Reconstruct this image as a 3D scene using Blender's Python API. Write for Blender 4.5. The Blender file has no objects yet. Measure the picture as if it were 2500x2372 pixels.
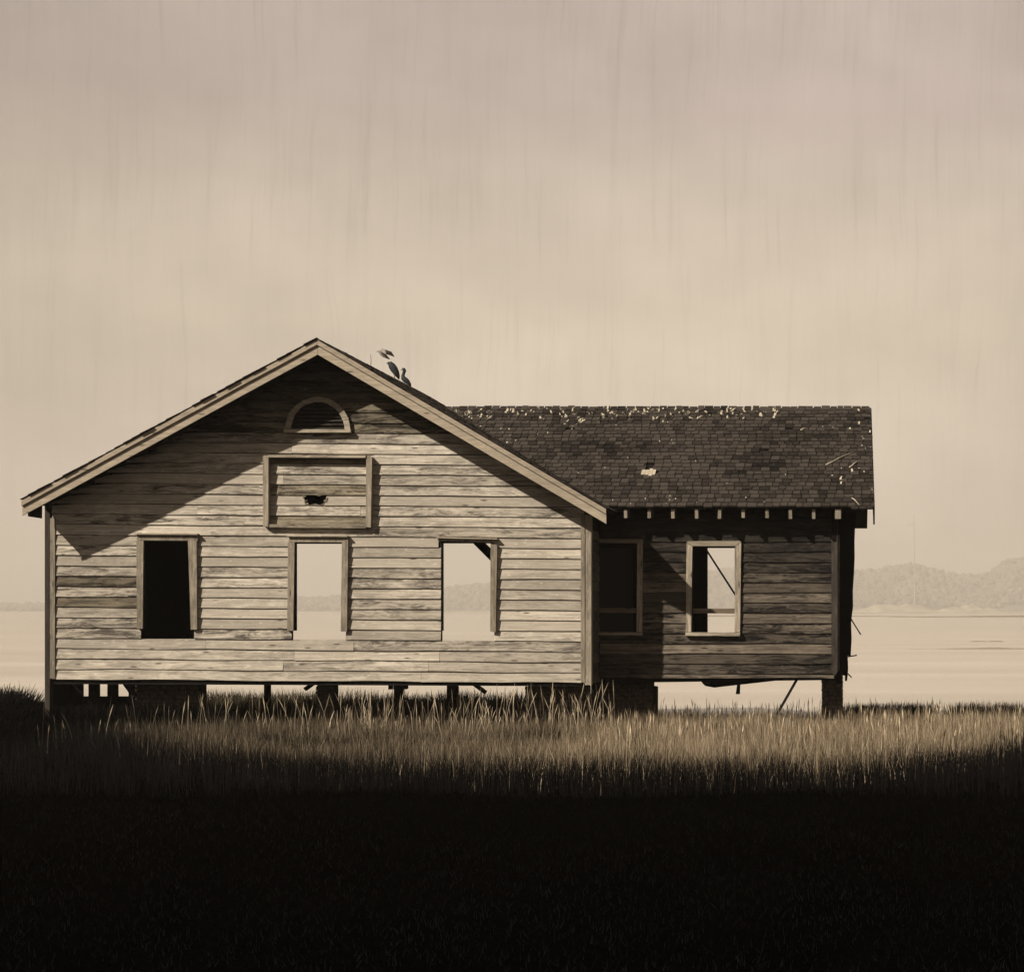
import bpy, math, random
import numpy as np
from mathutils import Vector
R = math.radians
rnd = random.Random(7)
sc = bpy.context.scene
C = sc.collection

# ------------------------------------------------------------------ camera, sky, sun, exposure
F = 4500.0            # focal length in pixels of a 2500 px wide picture
EYE = 1.73
cam_d = bpy.data.cameras.new('camera'); cam = bpy.data.objects.new('camera', cam_d); C.objects.link(cam)
cam.location = (0, 0, EYE); cam.rotation_euler = (R(90), 0, 0)
cam_d.sensor_width = 36; cam_d.lens = 36*F/2500
cam_d.shift_x = (1250-2060)/2500; cam_d.shift_y = (1490-1186)/2500
cam_d.clip_start = 0.1; cam_d.clip_end = 20000
sc.camera = cam
sc.view_settings.view_transform = 'Standard'; sc.view_settings.look = 'None'
sc.view_settings.exposure = 0.5; sc.view_settings.gamma = 1.0
sc.view_settings.use_curve_mapping = False
sc.cycles.volume_bounces = 0

SUN = Vector((1.0, 1.0, -1.04)).normalized()      # the way the light travels
sun_d = bpy.data.lights.new('sun', 'SUN'); sun_d.energy = 5.0; sun_d.angle = R(0.8); sun_d.color = (1, 0.905, 0.77)
sun = bpy.data.objects.new('sun', sun_d); C.objects.link(sun)
sun.rotation_euler = SUN.to_track_quat('-Z', 'Y').to_euler(); sun.location = (-20, -20, 25)
ELEV = math.asin(-SUN.z); AZ = math.atan2(-SUN.x, -SUN.y)

w = bpy.data.worlds.new('World'); sc.world = w; w.use_nodes = True
nt = w.node_tree; N = nt.nodes; L = nt.links; N.clear()
def node(N, t, **kw):
    n = N.new(t)
    for k, v in kw.items(): setattr(n, k, v)
    return n
def setin(n, **kw):
    for k, v in kw.items(): n.inputs[k].default_value = v
out = node(N, 'ShaderNodeOutputWorld'); bg = node(N, 'ShaderNodeBackground'); bg.inputs[1].default_value = 0.1
sky = node(N, 'ShaderNodeTexSky', sky_type='NISHITA', sun_disc=False, sun_elevation=ELEV, sun_rotation=AZ, dust_density=4.0)
tc = node(N, 'ShaderNodeTexCoord'); sp = node(N, 'ShaderNodeSeparateXYZ'); L.new(tc.outputs['Generated'], sp.inputs[0])
ramp = node(N, 'ShaderNodeValToRGB'); L.new(sp.outputs['Z'], ramp.inputs[0])
cr = ramp.color_ramp
stops = [(0.0, (.46, .385, .31)), (.07, (.50, .42, .335)), (.15, (.505, .425, .33)), (.21, (.46, .385, .31)), (.26, (.39, .318, .278)),
         (.33, (.375, .308, .277)), (.42, (.22, .185, .165)), (.60, (.10, .086, .08)), (1.0, (.055, .05, .048))]
cr.elements[0].position = 0; cr.elements[0].color = stops[0][1]+(1,)
cr.elements[1].position = 1; cr.elements[1].color = stops[-1][1]+(1,)
for p_, c_ in stops[1:-1]:
    e = cr.elements.new(p_); e.color = c_+(1,)
az = node(N, 'ShaderNodeMath', operation='ARCTAN2'); L.new(sp.outputs['X'], az.inputs[0]); L.new(sp.outputs['Y'], az.inputs[1])
def skynoise(sx, sz, detail, lo, hi, seed):
    a = node(N, 'ShaderNodeMath', operation='MULTIPLY'); L.new(az.outputs[0], a.inputs[0]); a.inputs[1].default_value = sx
    b = node(N, 'ShaderNodeMath', operation='MULTIPLY'); L.new(sp.outputs['Z'], b.inputs[0]); b.inputs[1].default_value = sz
    c = node(N, 'ShaderNodeCombineXYZ'); L.new(a.outputs[0], c.inputs[0]); L.new(b.outputs[0], c.inputs[1]); c.inputs[2].default_value = seed
    n = node(N, 'ShaderNodeTexNoise'); setin(n, Scale=1.0, Detail=detail, Roughness=.55); L.new(c.outputs[0], n.inputs['Vector'])
    m = node(N, 'ShaderNodeMapRange'); setin(m, **{'From Min': .3, 'From Max': .7, 'To Min': lo, 'To Max': hi}); L.new(n.outputs['Fac'], m.inputs['Value'])
    return m.outputs[0]
def mulsock(a, b):
    m = node(N, 'ShaderNodeMath', operation='MULTIPLY'); L.new(a, m.inputs[0]); L.new(b, m.inputs[1]); return m.outputs[0]
def math_(op, a, b):
    m = node(N, 'ShaderNodeMath', operation=op)
    for i, c in ((0, a), (1, b)):
        if isinstance(c, (int, float)): m.inputs[i].default_value = c
        else: L.new(c, m.inputs[i])
    return m.outputs[0]
cloud = mulsock(skynoise(6, 10, 6, .84, 1.10, 9.3), skynoise(17, 22, 6, .965, 1.03, 5.7))      # soft cloud
def scratch(sx, sz, seed, depth):
    a = math_('MULTIPLY', math_('ADD', az.outputs[0], math_('MULTIPLY', skynoise(3, 5, 3, -1, 1, seed+4), .005)), sx)
    b = math_('MULTIPLY', sp.outputs['Z'], sz)
    c = node(N, 'ShaderNodeCombineXYZ'); L.new(a, c.inputs[0]); L.new(b, c.inputs[1]); c.inputs[2].default_value = seed
    n = node(N, 'ShaderNodeTexNoise'); setin(n, Scale=1.0, Detail=4, Roughness=.6); L.new(c.outputs[0], n.inputs['Vector'])
    m = node(N, 'ShaderNodeMapRange'); setin(m, **{'From Min': .56, 'From Max': .78, 'To Min': 0.0, 'To Max': -depth}); L.new(n.outputs['Fac'], m.inputs['Value']); return m.outputs[0]
sky_streaks = math_('ADD', math_('ADD', scratch(330, 11, 2.0, .15), scratch(110, 6, 7.7, .11)), mulsock(math_('ADD', skynoise(240, 12, 6, .97, 1.03, 8.4), -1.0), skynoise(6, 8, 3, 0, 1.3, 15.0)))
cloud = mulsock(cloud, math_('ADD', sky_streaks, 1.0))                                                  # vertical scratch streaks painted into the sky, patchy
away = math_('ABSOLUTE', math_('ADD', az.outputs[0], .13), 0.0)
sky_vignette = node(N, 'ShaderNodeMapRange', interpolation_type='SMOOTHSTEP'); setin(sky_vignette, **{'From Min': .10, 'From Max': .36, 'To Min': 1.04, 'To Max': .80}); L.new(away, sky_vignette.inputs['Value'])  # vignette fade to the sides painted into the sky colour
cloud = mulsock(cloud, sky_vignette.outputs[0])
cm = node(N, 'ShaderNodeVectorMath', operation='SCALE'); L.new(ramp.outputs[0], cm.inputs[0]); L.new(cloud, cm.inputs['Scale'])
cm2 = node(N, 'ShaderNodeVectorMath', operation='SCALE'); L.new(cm.outputs[0], cm2.inputs[0]); cm2.inputs['Scale'].default_value = 10.0
bw = node(N, 'ShaderNodeRGBToBW'); L.new(sky.outputs[0], bw.inputs[0])
tint = node(N, 'ShaderNodeVectorMath', operation='SCALE'); tint.inputs[0].default_value = (1.0, .86, .70); L.new(bw.outputs[0], tint.inputs['Scale'])
mx = node(N, 'ShaderNodeMix', data_type='RGBA'); mx.inputs[0].default_value = 0.95
L.new(tint.outputs[0], mx.inputs[6]); L.new(cm2.outputs[0], mx.inputs[7]); L.new(mx.outputs[2], bg.inputs[0]); L.new(bg.outputs[0], out.inputs[0])

# ------------------------------------------------------------------ helpers
def X(px, Y): return (px-2060)/F*Y
def Z(py, Y): return EYE+(1490-py)/F*Y

def link(name, verts, faces, mat, parent=None, loc=(0, 0, 0), rotz=0, smooth=False, color=None):
    me = bpy.data.meshes.new(name); me.from_pydata([tuple(v) for v in verts], [], faces); me.update()
    if smooth: me.polygons.foreach_set('use_smooth', [True]*len(me.polygons))
    if mat: me.materials.append(mat)
    o = bpy.data.objects.new(name, me); C.objects.link(o)
    o.location = loc; o.rotation_euler = (0, 0, rotz)
    if parent: o.parent = parent
    if color: o.color = color
    return o
def thing(name, label, cat, loc=(0, 0, 0), group=None):
    o = bpy.data.objects.new(name, None); C.objects.link(o); o.location = loc
    o['label'] = label; o['category'] = cat
    if group: o['group'] = group
    return o
def tag(o, label, cat, group=None):
    o['label'] = label; o['category'] = cat
    if group: o['group'] = group
    return o

class MB:
    def __init__(s): s.v = []; s.f = []
    def add(s, vs, fs):
        b = len(s.v); s.v += [tuple(v) for v in vs]; s.f += [tuple(i+b for i in f) for f in fs]
    def box(s, x0, x1, y0, y1, z0, z1, j=0):
        vs = [(x, y, z) for z in (z0, z1) for y in (y0, y1) for x in (x0, x1)]
        if j: vs = [(a+rnd.uniform(-j, j), b+rnd.uniform(-j, j), c+rnd.uniform(-j, j)) for a, b, c in vs]
        s.add(vs, [(0, 2, 3, 1), (4, 5, 7, 6), (0, 1, 5, 4), (2, 6, 7, 3), (0, 4, 6, 2), (1, 3, 7, 5)])
    def prism(s, pts, y0, y1):      # pts: (x, z) outline, extruded in y
        n = len(pts)
        s.add([(x, y0, z) for x, z in pts]+[(x, y1, z) for x, z in pts],
              [tuple(range(n-1, -1, -1)) if False else tuple(range(n)), tuple(range(2*n-1, n-1, -1))]+[(i, i+n, (i+1) % n+n, (i+1) % n) for i in range(n)])
    def bar(s, a, b, w_, h_, up=(0, 0, 1)):
        a = Vector(a); b = Vector(b); d = (b-a).normalized(); u = Vector(up)
        r = d.cross(u).normalized(); u = r.cross(d).normalized()
        vs = [p+r*i*w_/2+u*k*h_/2 for p in (a, b) for i, k in ((-1, -1), (1, -1), (1, 1), (-1, 1))]
        s.add(vs, [(3, 2, 1, 0), (4, 5, 6, 7), (0, 1, 5, 4), (1, 2, 6, 5), (2, 3, 7, 6), (3, 0, 4, 7)])
    def loft(s, pts, rad, n=8, flat=1.0):
        b = len(s.v); pts = [Vector(p) for p in pts]
        for i, p in enumerate(pts):
            d = (pts[min(i+1, len(pts)-1)]-pts[max(i-1, 0)]).normalized()
            r = d.cross(Vector((0, 1, 0)));  r = r.normalized() if r.length > .05 else Vector((1, 0, 0))
            u = r.cross(d).normalized()
            for k in range(n):
                a = 2*math.pi*k/n
                s.v.append(tuple(p+r*math.cos(a)*rad[i]+u*math.sin(a)*rad[i]*flat))
        for i in range(len(pts)-1):
            for k in range(n):
                s.f.append((b+i*n+k, b+i*n+(k+1) % n, b+(i+1)*n+(k+1) % n, b+(i+1)*n+k))
        s.f.append(tuple(b+k for k in range(n-1, -1, -1))); s.f.append(tuple(b+(len(pts)-1)*n+k for k in range(n)))
    def build(s, name, mat, parent=None, loc=(0, 0, 0), smooth=False, color=None):
        o = link(name, s.v, s.f, mat, parent, loc, 0, smooth, color)
        bm_fix(o.data); return o
import bmesh
def bm_fix(me):
    bm = bmesh.new(); bm.from_mesh(me); bmesh.ops.recalc_face_normals(bm, faces=bm.faces); bm.to_mesh(me); bm.free()

# ------------------------------------------------------------------ materials
def new_mat(name, rough=.9, spec=.2):
    m = bpy.data.materials.new(name); m.use_nodes = True
    b = m.node_tree.nodes['Principled BSDF']; b.inputs['Roughness'].default_value = rough
    b.inputs['Specular IOR Level'].default_value = spec
    return m, m.node_tree.nodes, m.node_tree.links, b
def mapped(N_, L_, scale, world=True, offs=None):
    if world:
        g = node(N_, 'ShaderNodeNewGeometry'); src = g.outputs['Position']
    else:
        g = node(N_, 'ShaderNodeTexCoord'); src = g.outputs['Object']
    if offs is not None:
        a = node(N_, 'ShaderNodeVectorMath', operation='ADD'); L_.new(src, a.inputs[0]); L_.new(offs, a.inputs[1]); src = a.outputs[0]
    mp = node(N_, 'ShaderNodeMapping'); mp.inputs['Scale'].default_value = scale; L_.new(src, mp.inputs['Vector'])
    return mp.outputs[0]
def noise(N_, L_, vec, scale=1, detail=5, rough=.6, dist=0):
    n = node(N_, 'ShaderNodeTexNoise'); setin(n, Scale=scale, Detail=detail, Roughness=rough, Distortion=dist); L_.new(vec, n.inputs['Vector']); return n.outputs['Fac']
def mr(N_, L_, v, a, b, c=0.0, d=1.0):
    m = node(N_, 'ShaderNodeMapRange'); setin(m, **{'From Min': a, 'From Max': b, 'To Min': c, 'To Max': d}); L_.new(v, m.inputs['Value']); return m.outputs[0]
def mix(N_, L_, fac, a, b):
    m = node(N_, 'ShaderNodeMix', data_type='RGBA')
    if isinstance(fac, float): m.inputs[0].default_value = fac
    else: L_.new(fac, m.inputs[0])
    for i, c in ((6, a), (7, b)):
        if isinstance(c, tuple): m.inputs[i].default_value = c+(1,)
        else: L_.new(c, m.inputs[i])
    return m.outputs[2]
def mth(N_, L_, op, a, b):
    m = node(N_, 'ShaderNodeMath', operation=op)
    for i, c in ((0, a), (1, b)):
        if isinstance(c, (int, float)): m.inputs[i].default_value = c
        else: L_.new(c, m.inputs[i])
    m.use_clamp = op == 'ADD' and False
    return m.outputs[0]

def wood(name, light, mid, dark, stain=.5, axis='x', bump=.5):
    """Old bare wood: fine grain and long streaks along the board, nails and knots, dark water stains.
    The object colour's red channel sets each board's tone, green its amount of stain."""
    m, N_, L_, b = new_mat(name, .88, .15)
    oi = node(N_, 'ShaderNodeObjectInfo')
    off = node(N_, 'ShaderNodeCombineXYZ')
    for i, k in ((0, 37.0), (1, 11.0), (2, 23.0)):
        L_.new(mth(N_, L_, 'MULTIPLY', oi.outputs['Random'], k), off.inputs[i])
    S = {'x': lambda a, c: (a, c, c), 'z': lambda a, c: (c, c, a), 'y': lambda a, c: (c, a, c)}[axis]
    sepc = node(N_, 'ShaderNodeSeparateColor'); L_.new(oi.outputs['Color'], sepc.inputs[0])
    grain = noise(N_, L_, mapped(N_, L_, S(2.4, 80), True, off.outputs[0]), 1, 6, .7)
    streak = noise(N_, L_, mapped(N_, L_, S(1.0, 34), True, off.outputs[0]), 1, 5, .68, .5)
    patch = noise(N_, L_, mapped(N_, L_, S(1.7, 11), True, off.outputs[0]), 1, 8, .8, .8)
    mot = noise(N_, L_, mapped(N_, L_, S(4.0, 12), True, off.outputs[0]), 1, 7, .75, .6)
    wide = noise(N_, L_, mapped(N_, L_, (.55, .55, .8), True), 1, 5, .65)
    pale = tuple(min(1, c*1.22) for c in light)
    col = mix(N_, L_, mr(N_, L_, streak, .40, .62), light, mid)
    col = mix(N_, L_, mr(N_, L_, mot, .34, .46, .8, 0), col, pale)
    col = mix(N_, L_, mr(N_, L_, mot, .52, .66, 0, .8), col, mid)
    tone = mr(N_, L_, sepc.outputs[0], 0, 1, 0.0, .8)
    col = mix(N_, L_, tone, col, mid)
    col = mix(N_, L_, mr(N_, L_, wide, .46, .66, 0, .6), col, mid)
    col = mix(N_, L_, mr(N_, L_, grain, .56, .72, 0, .5), col, dark)
    st = mth(N_, L_, 'MULTIPLY', mr(N_, L_, mth(N_, L_, 'ADD', patch, mth(N_, L_, 'MULTIPLY', wide, .25)), .58, .72), mth(N_, L_, 'MULTIPLY', sepc.outputs[1], stain*2))
    st = mth(N_, L_, 'MULTIPLY', st, mr(N_, L_, grain, .35, .55, .5, 1))
    cl = node(N_, 'ShaderNodeClamp'); L_.new(st, cl.inputs[0])
    col = mix(N_, L_, cl.outputs[0], col, dark)
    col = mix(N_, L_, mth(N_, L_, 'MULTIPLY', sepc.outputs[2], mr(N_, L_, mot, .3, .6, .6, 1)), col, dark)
    vo = node(N_, 'ShaderNodeTexVoronoi'); setin(vo, Scale=1.0); L_.new(mapped(N_, L_, S(1.9, 9), True, off.outputs[0]), vo.inputs['Vector'])
    col = mix(N_, L_, mr(N_, L_, vo.outputs['Distance'], .06, .15, .85, 0), col, dark)
    vp = node(N_, 'ShaderNodeTexVoronoi'); setin(vp, Scale=1.0); L_.new(mapped(N_, L_, S(4.5, 14), True, off.outputs[0]), vp.inputs['Vector'])
    col = mix(N_, L_, mth(N_, L_, 'MULTIPLY', mr(N_, L_, vp.outputs['Distance'], .06, .16, .4, 0), mr(N_, L_, wide, .5, .6)), col, pale)
    L_.new(col, b.inputs['Base Color'])
    bp = node(N_, 'ShaderNodeBump'); setin(bp, Strength=bump, Distance=.006); L_.new(mth(N_, L_, 'ADD', grain, streak), bp.inputs['Height']); L_.new(bp.outputs[0], b.inputs['Normal'])
    return m
M = {}
M['siding'] = wood('weathered_siding', (.555, .50, .415), (.315, .278, .228), (.05, .042, .035), .55)
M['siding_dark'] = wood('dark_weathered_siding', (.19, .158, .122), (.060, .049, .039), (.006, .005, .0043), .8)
M['siding_stain_shade'] = wood('stain_shade_siding', (.30, .26, .19), (.12, .10, .072), (.018, .0145, .011), .75)  # stained boards; also carries shade painted on the left gable
M['trim_dark'] = wood('dark_weathered_trim', (.075, .063, .052), (.035, .029, .024), (.01, .008, .007), .6, 'z')
M['trim'] = wood('weathered_trim', (.42, .365, .285), (.20, .17, .13), (.035, .028, .023), .5, 'z')
M['trim_x'] = wood('weathered_trim_level', (.42, .365, .285), (.20, .17, .13), (.035, .028, .023), .5, 'x')
M['rake'] = wood('weathered_rake', (.42, .355, .27), (.28, .235, .18), (.06, .047, .037), .35, 'x', .25)
M['sooty'] = wood('old_dark_timber', (.035, .028, .022), (.018, .014, .011), (.006, .005, .004), .5)
M['black_timber'] = wood('near_black_timber', (.006, .005, .004), (.004, .003, .0025), (.004, .003, .003), .5)  # one near-black tone for underfloor timbers and end planks
M['brownwood'] = wood('brown_wood', (.21, .168, .12), (.10, .078, .055), (.02, .015, .011), .4)

def shingle_mat():
    m, N_, L_, b = new_mat('old_shingle', .95, .1)
    oi = node(N_, 'ShaderNodeObjectInfo'); g = node(N_, 'ShaderNodeNewGeometry')
    r = mth(N_, L_, 'FRACT', mth(N_, L_, 'ADD', oi.outputs['Random'], g.outputs['Random Per Island']), 0)
    n1 = noise(N_, L_, mapped(N_, L_, (30, 30, 30)), 1, 5, .7)
    big = noise(N_, L_, mapped(N_, L_, (.8, .8, .8)), 1, 3, .5)
    v = mth(N_, L_, 'ADD', mth(N_, L_, 'MULTIPLY', r, .42), mth(N_, L_, 'MULTIPLY', big, .6))
    col = mix(N_, L_, mr(N_, L_, v, .2, .65), (.008, .0066, .0056), (.052, .043, .036))
    col = mix(N_, L_, mr(N_, L_, n1, .55, .75, 0, .6), col, (.006, .005, .004))
    li = noise(N_, L_, mapped(N_, L_, (14, 14, 14)), 1, 6, .75)
    col = mix(N_, L_, mr(N_, L_, li, .66, .72, 0, .6), col, (.25, .21, .16))
    L_.new(col, b.inputs['Base Color'])
    bp = node(N_, 'ShaderNodeBump'); setin(bp, Strength=.5, Distance=.01); L_.new(n1, bp.inputs['Height']); L_.new(bp.outputs[0], b.inputs['Normal'])
    return m
M['shingle'] = shingle_mat()
def plain(name, c1, c2, scale=8, rough=.9, bump=.3, spec=.2, island=False):
    m, N_, L_, b = new_mat(name, rough, spec)
    n = noise(N_, L_, mapped(N_, L_, (scale,)*3), 1, 6, .65)
    col = mix(N_, L_, mr(N_, L_, n, .35, .65), c1, c2)
    L_.new(col, b.inputs['Base Color'])
    bp = node(N_, 'ShaderNodeBump'); setin(bp, Strength=bump, Distance=.02); L_.new(n, bp.inputs['Height']); L_.new(bp.outputs[0], b.inputs['Normal'])
    return m
M['flake'] = plain('pale_lichen', (.26, .225, .17), (.50, .44, .34), 30)
M['brick'] = plain('old_brick', (.02, .015, .012), (.13, .10, .078), 14)
M['mortar'] = plain('mortar', (.02, .016, .013), (.04, .03, .025), 30)
M['bird_dark'] = plain('dark_feathers', (.010, .013, .016), (.03, .034, .038), 40, .7)
M['bird_grey'] = plain('grey_feathers', (.14, .125, .11), (.30, .265, .225), 50, .8)
M['beak'] = plain('horn', (.10, .08, .06), (.16, .13, .09), 60, .5)
M['crown'] = plain('far_foliage', (.10, .092, .072), (.20, .18, .14), .02, 1, .2, 0)  # part of the distance haze put into the foliage colour
M['sand'] = plain('pale_sand', (.33, .295, .24), (.42, .38, .31), .05, 1, .2, 0)
M['mud'] = plain('mud_flat', (.23, .195, .15), (.30, .26, .205), .03, 1, .2, 0)
M['steel'] = plain('pale_steel', (.30, .27, .24), (.36, .33, .29), .5, .7)

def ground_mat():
    m, N_, L_, b = new_mat('vignetted_earth', 1, 0)
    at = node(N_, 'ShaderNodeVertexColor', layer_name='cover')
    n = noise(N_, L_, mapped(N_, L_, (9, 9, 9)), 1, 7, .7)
    vign_dark = mix(N_, L_, n, (.0003, .00025, .0002), (.0008, .0006, .0005))  # vignette darkening painted into the foreground earth
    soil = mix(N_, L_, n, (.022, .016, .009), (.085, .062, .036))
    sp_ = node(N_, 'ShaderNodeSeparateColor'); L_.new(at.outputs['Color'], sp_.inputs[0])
    L_.new(mix(N_, L_, sp_.outputs[0], vign_dark, soil), b.inputs['Base Color'])
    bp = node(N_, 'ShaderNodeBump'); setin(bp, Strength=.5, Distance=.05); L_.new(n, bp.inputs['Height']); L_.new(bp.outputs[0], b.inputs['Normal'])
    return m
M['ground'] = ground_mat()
def grass_mat():
    m, N_, L_, b = new_mat('dry_grass', .85, .1)
    at = node(N_, 'ShaderNodeVertexColor', layer_name='blade')
    L_.new(at.outputs['Color'], b.inputs['Base Color'])
    return m
M['grass'] = grass_mat()
def water_mat():
    m, N_, L_, b = new_mat('still_silty_water', .18, .5)
    n = noise(N_, L_, mapped(N_, L_, (.02, .12, .1)), 1, 5, .6)
    L_.new(mix(N_, L_, mr(N_, L_, n, .35, .65), (.36, .30, .225), (.52, .45, .355)), b.inputs['Base Color'])
    n2 = noise(N_, L_, mapped(N_, L_, (.5, 1.6, 1)), 1, 3, .5)
    bp = node(N_, 'ShaderNodeBump'); setin(bp, Strength=.12, Distance=.05); L_.new(n2, bp.inputs['Height']); L_.new(bp.outputs[0], b.inputs['Normal'])
    return m
M['water'] = water_mat()

# ------------------------------------------------------------------ ground, water, far shore
GZ = -0.40
def edge_vignette(x):      # nearest distance at which grass stays tan; vignette black painted nearer
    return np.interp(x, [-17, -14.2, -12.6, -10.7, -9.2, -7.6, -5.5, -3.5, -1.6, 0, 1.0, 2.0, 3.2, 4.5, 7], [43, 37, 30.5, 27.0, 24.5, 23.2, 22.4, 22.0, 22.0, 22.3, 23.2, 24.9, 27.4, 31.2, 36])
def shore(x):
    return np.interp(x, [-60, -20, -14, -4.6, -3.7, 1, 6, 60], [60, 44, 41, 40, 34.4, 33.4, 34.2, 40])
def ground_z(x, y):
    s = shore(x)
    d = np.clip((y-s)/2.5, 0, 1)
    return GZ + .035*np.sin(x*1.3+.7*y)*np.cos(y*.9) - .45*d
xs = np.concatenate([[-6000, -800, -150], np.linspace(-40, 30, 141), [150, 800, 6000]])
ys = np.concatenate([[-400, -60, 0], np.linspace(6, 50, 100), [60, 120, 600, 7000]])
gx, gy = np.meshgrid(xs, ys); gz = ground_z(gx, gy)
verts = np.stack([gx.ravel(), gy.ravel(), gz.ravel()], 1)
nx, ny = len(xs), len(ys)
faces = [(j*nx+i, j*nx+i+1, (j+1)*nx+i+1, (j+1)*nx+i) for j in range(ny-1) for i in range(nx-1)]
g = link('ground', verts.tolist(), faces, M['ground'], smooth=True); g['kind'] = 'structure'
cover = np.clip((gy-edge_vignette(gx))/3.0, 0, 1).ravel()
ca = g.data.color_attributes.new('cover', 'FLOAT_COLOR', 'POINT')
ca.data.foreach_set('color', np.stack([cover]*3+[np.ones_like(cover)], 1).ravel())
wt = link('water', [(-6000, 32.6, -.52), (6000, 32.6, -.52), (6000, 7000, -.52), (-6000, 7000, -.52)], [(0, 1, 2, 3)], M['water']); wt['kind'] = 'structure'

prof_px = [-1600, -600, 0, 60, 300, 700, 850, 1000, 1200, 1500, 1700, 1900, 2060, 2110, 2170, 2230, 2270, 2310, 2350, 2405, 2430, 2460, 2500, 2600, 3000, 4200]
prof_py = [1478, 1476, 1474, 1474, 1470, 1462, 1455, 1445, 1425, 1400, 1395, 1388, 1392, 1394, 1384, 1377, 1388, 1400, 1404, 1402, 1388, 1368, 1360, 1352, 1372, 1390]
TY = 5200.0
def topz(x, y): return EYE+(1490-np.interp(x*F/y+2060, prof_px, prof_py))/F*y
hill = MB(); hx = np.linspace(-4300, 2300, 160)
rows = [(TY-200, 0.0), (TY+60, .5), (TY+420, .86), (TY+900, .0)]
for yy, k in rows:
    for x in hx: hill.v.append((x, yy, -1.5 if k == 0 else float(topz(x, yy))*k))
for j in range(3):
    for i in range(159): hill.f.append((j*160+i, j*160+i+1, (j+1)*160+i+1, (j+1)*160+i))
ho = hill.build('hills', M['crown'], smooth=True); ho['kind'] = 'structure'
# crowns of the far wood: lumpy icospheres spread over the rise
bm = bmesh.new(); bmesh.ops.create_icosphere(bm, subdivisions=2, radius=1)
iv = np.array([v.co[:] for v in bm.verts]); ifc = np.array([[v.index for v in f.verts] for f in bm.faces]); bm.free()
rg = np.random.default_rng(5)
V = []; Fc = []; b0 = 0
for k in range(8000):
    yy = TY+rg.uniform(-160, 420); x = rg.uniform(-4000, 2000)
    t = float(topz(x, yy)); fr = (yy-(TY-180))/600
    r = rg.uniform(5, 15); zc = t*min(1, .15+fr*1.0)-r*rg.uniform(.35, 1.0)
    vv = iv*(r, r, r*rg.uniform(.7, 1.15))*(1+rg.uniform(-.34, .34, (len(iv), 1)))+(x, yy, max(zc, 3))
    V.append(vv); Fc.append(ifc+b0); b0 += len(iv)
V = np.concatenate(V); Fc = np.concatenate(Fc)
fw = link('far_wood', V.tolist(), Fc.tolist(), M['crown']); fw['kind'] = 'stuff'
tag(fw, 'hazy wood along the far shore, fading into the pale sky', 'woodland')

def mound(name, px0, px1, ytop, Y, mat, depth, base=-.6, n=40, wob=.10):
    mb = MB(); x0, x1 = X(px0, Y), X(px1, Y); h = Z(ytop, Y)-base
    for j in range(7):
        t = j/6; yy = Y-depth/2+depth*t; e = math.sin(math.pi*t)
        for i in range(n):
            s = i/(n-1); k = math.sin(math.pi*s)**.7*e
            k *= 1+wob*math.sin(s*17+px0)+wob*.5*math.sin(s*41+j)
            mb.v.append((x0+(x1-x0)*s, yy, base+h*max(k, 0)*(.85)))
    for j in range(6):
        for i in range(n-1): mb.f.append((j*n+i, j*n+i+1, (j+1)*n+i+1, (j+1)*n+i))
    o = mb.build(name, mat, smooth=True); o['kind'] = 'structure'; return o
mound('sand_bank', 2070, 2320, 1470, 1500, M['sand'], 120)
mound('sand_bank', 2280, 2460, 1474, 1450, M['sand'], 110)
mound('sand_spit', 1000, 2110, 1484, 1600, M['sand'], 90)
mound('sand_spit', 2000, 2900, 1490, 1300, M['sand'], 90)
mound('mud_flat', 2150, 3000, 1501, 640, M['mud'], 60, -.6, 40, .1)
mound('mud_flat', 1200, 2300, 1501, 700, M['mud'], 60, -.6, 40, .1)
mound('mud_flat', 2340, 2480, 1563, 133, M['mud'], 2.2, -.6, 24, .2)
mound('mud_flat', 2150, 2800, 1580, 108, M['mud'], 2.0, -.58, 40, .2)

# ------------------------------------------------------------------ the house
YW = 30.0; YR = 29.3; YB = 36.2
xr, zr = X(775, YR), Z(825, YR)              # ridge
xle = X(54, YR); xre = X(1480, YR)
SL = (zr-Z(1215, YR))/(xr-X(60, YR)); SR = (zr-Z(1238, YR))/(X(1480, YR)-xr)
xl = X(113, YW); xrt = X(1440, YW)           # outer faces of the side walls
def roof_top(x): return zr-(xr-x)*SL if x < xr else zr-(x-xr)*SR
def zrow(k, x): return Z(1661, YW)+.168*k-.007*(x-X(640, YW))
house = thing('wooden_house', 'derelict clapboard house on piers with empty windows and a low shingled wing', 'house', (-8.4, 30, GZ))
ORG = Vector((-8.4, 30, GZ))
def shift(o):       # world-placed part of the house: keep it where it is
    o.location = Vector(o.location)-ORG; return o
def part(mb, name, mat, parent=None, smooth=False, color=None):
    o = mb.build(name, mat, parent or house, smooth=smooth, color=color)
    if parent is None: shift(o)
    return o
def tone(): return (rnd.random()**1.3, rnd.uniform(.2, 1), 0, 1)

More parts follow.
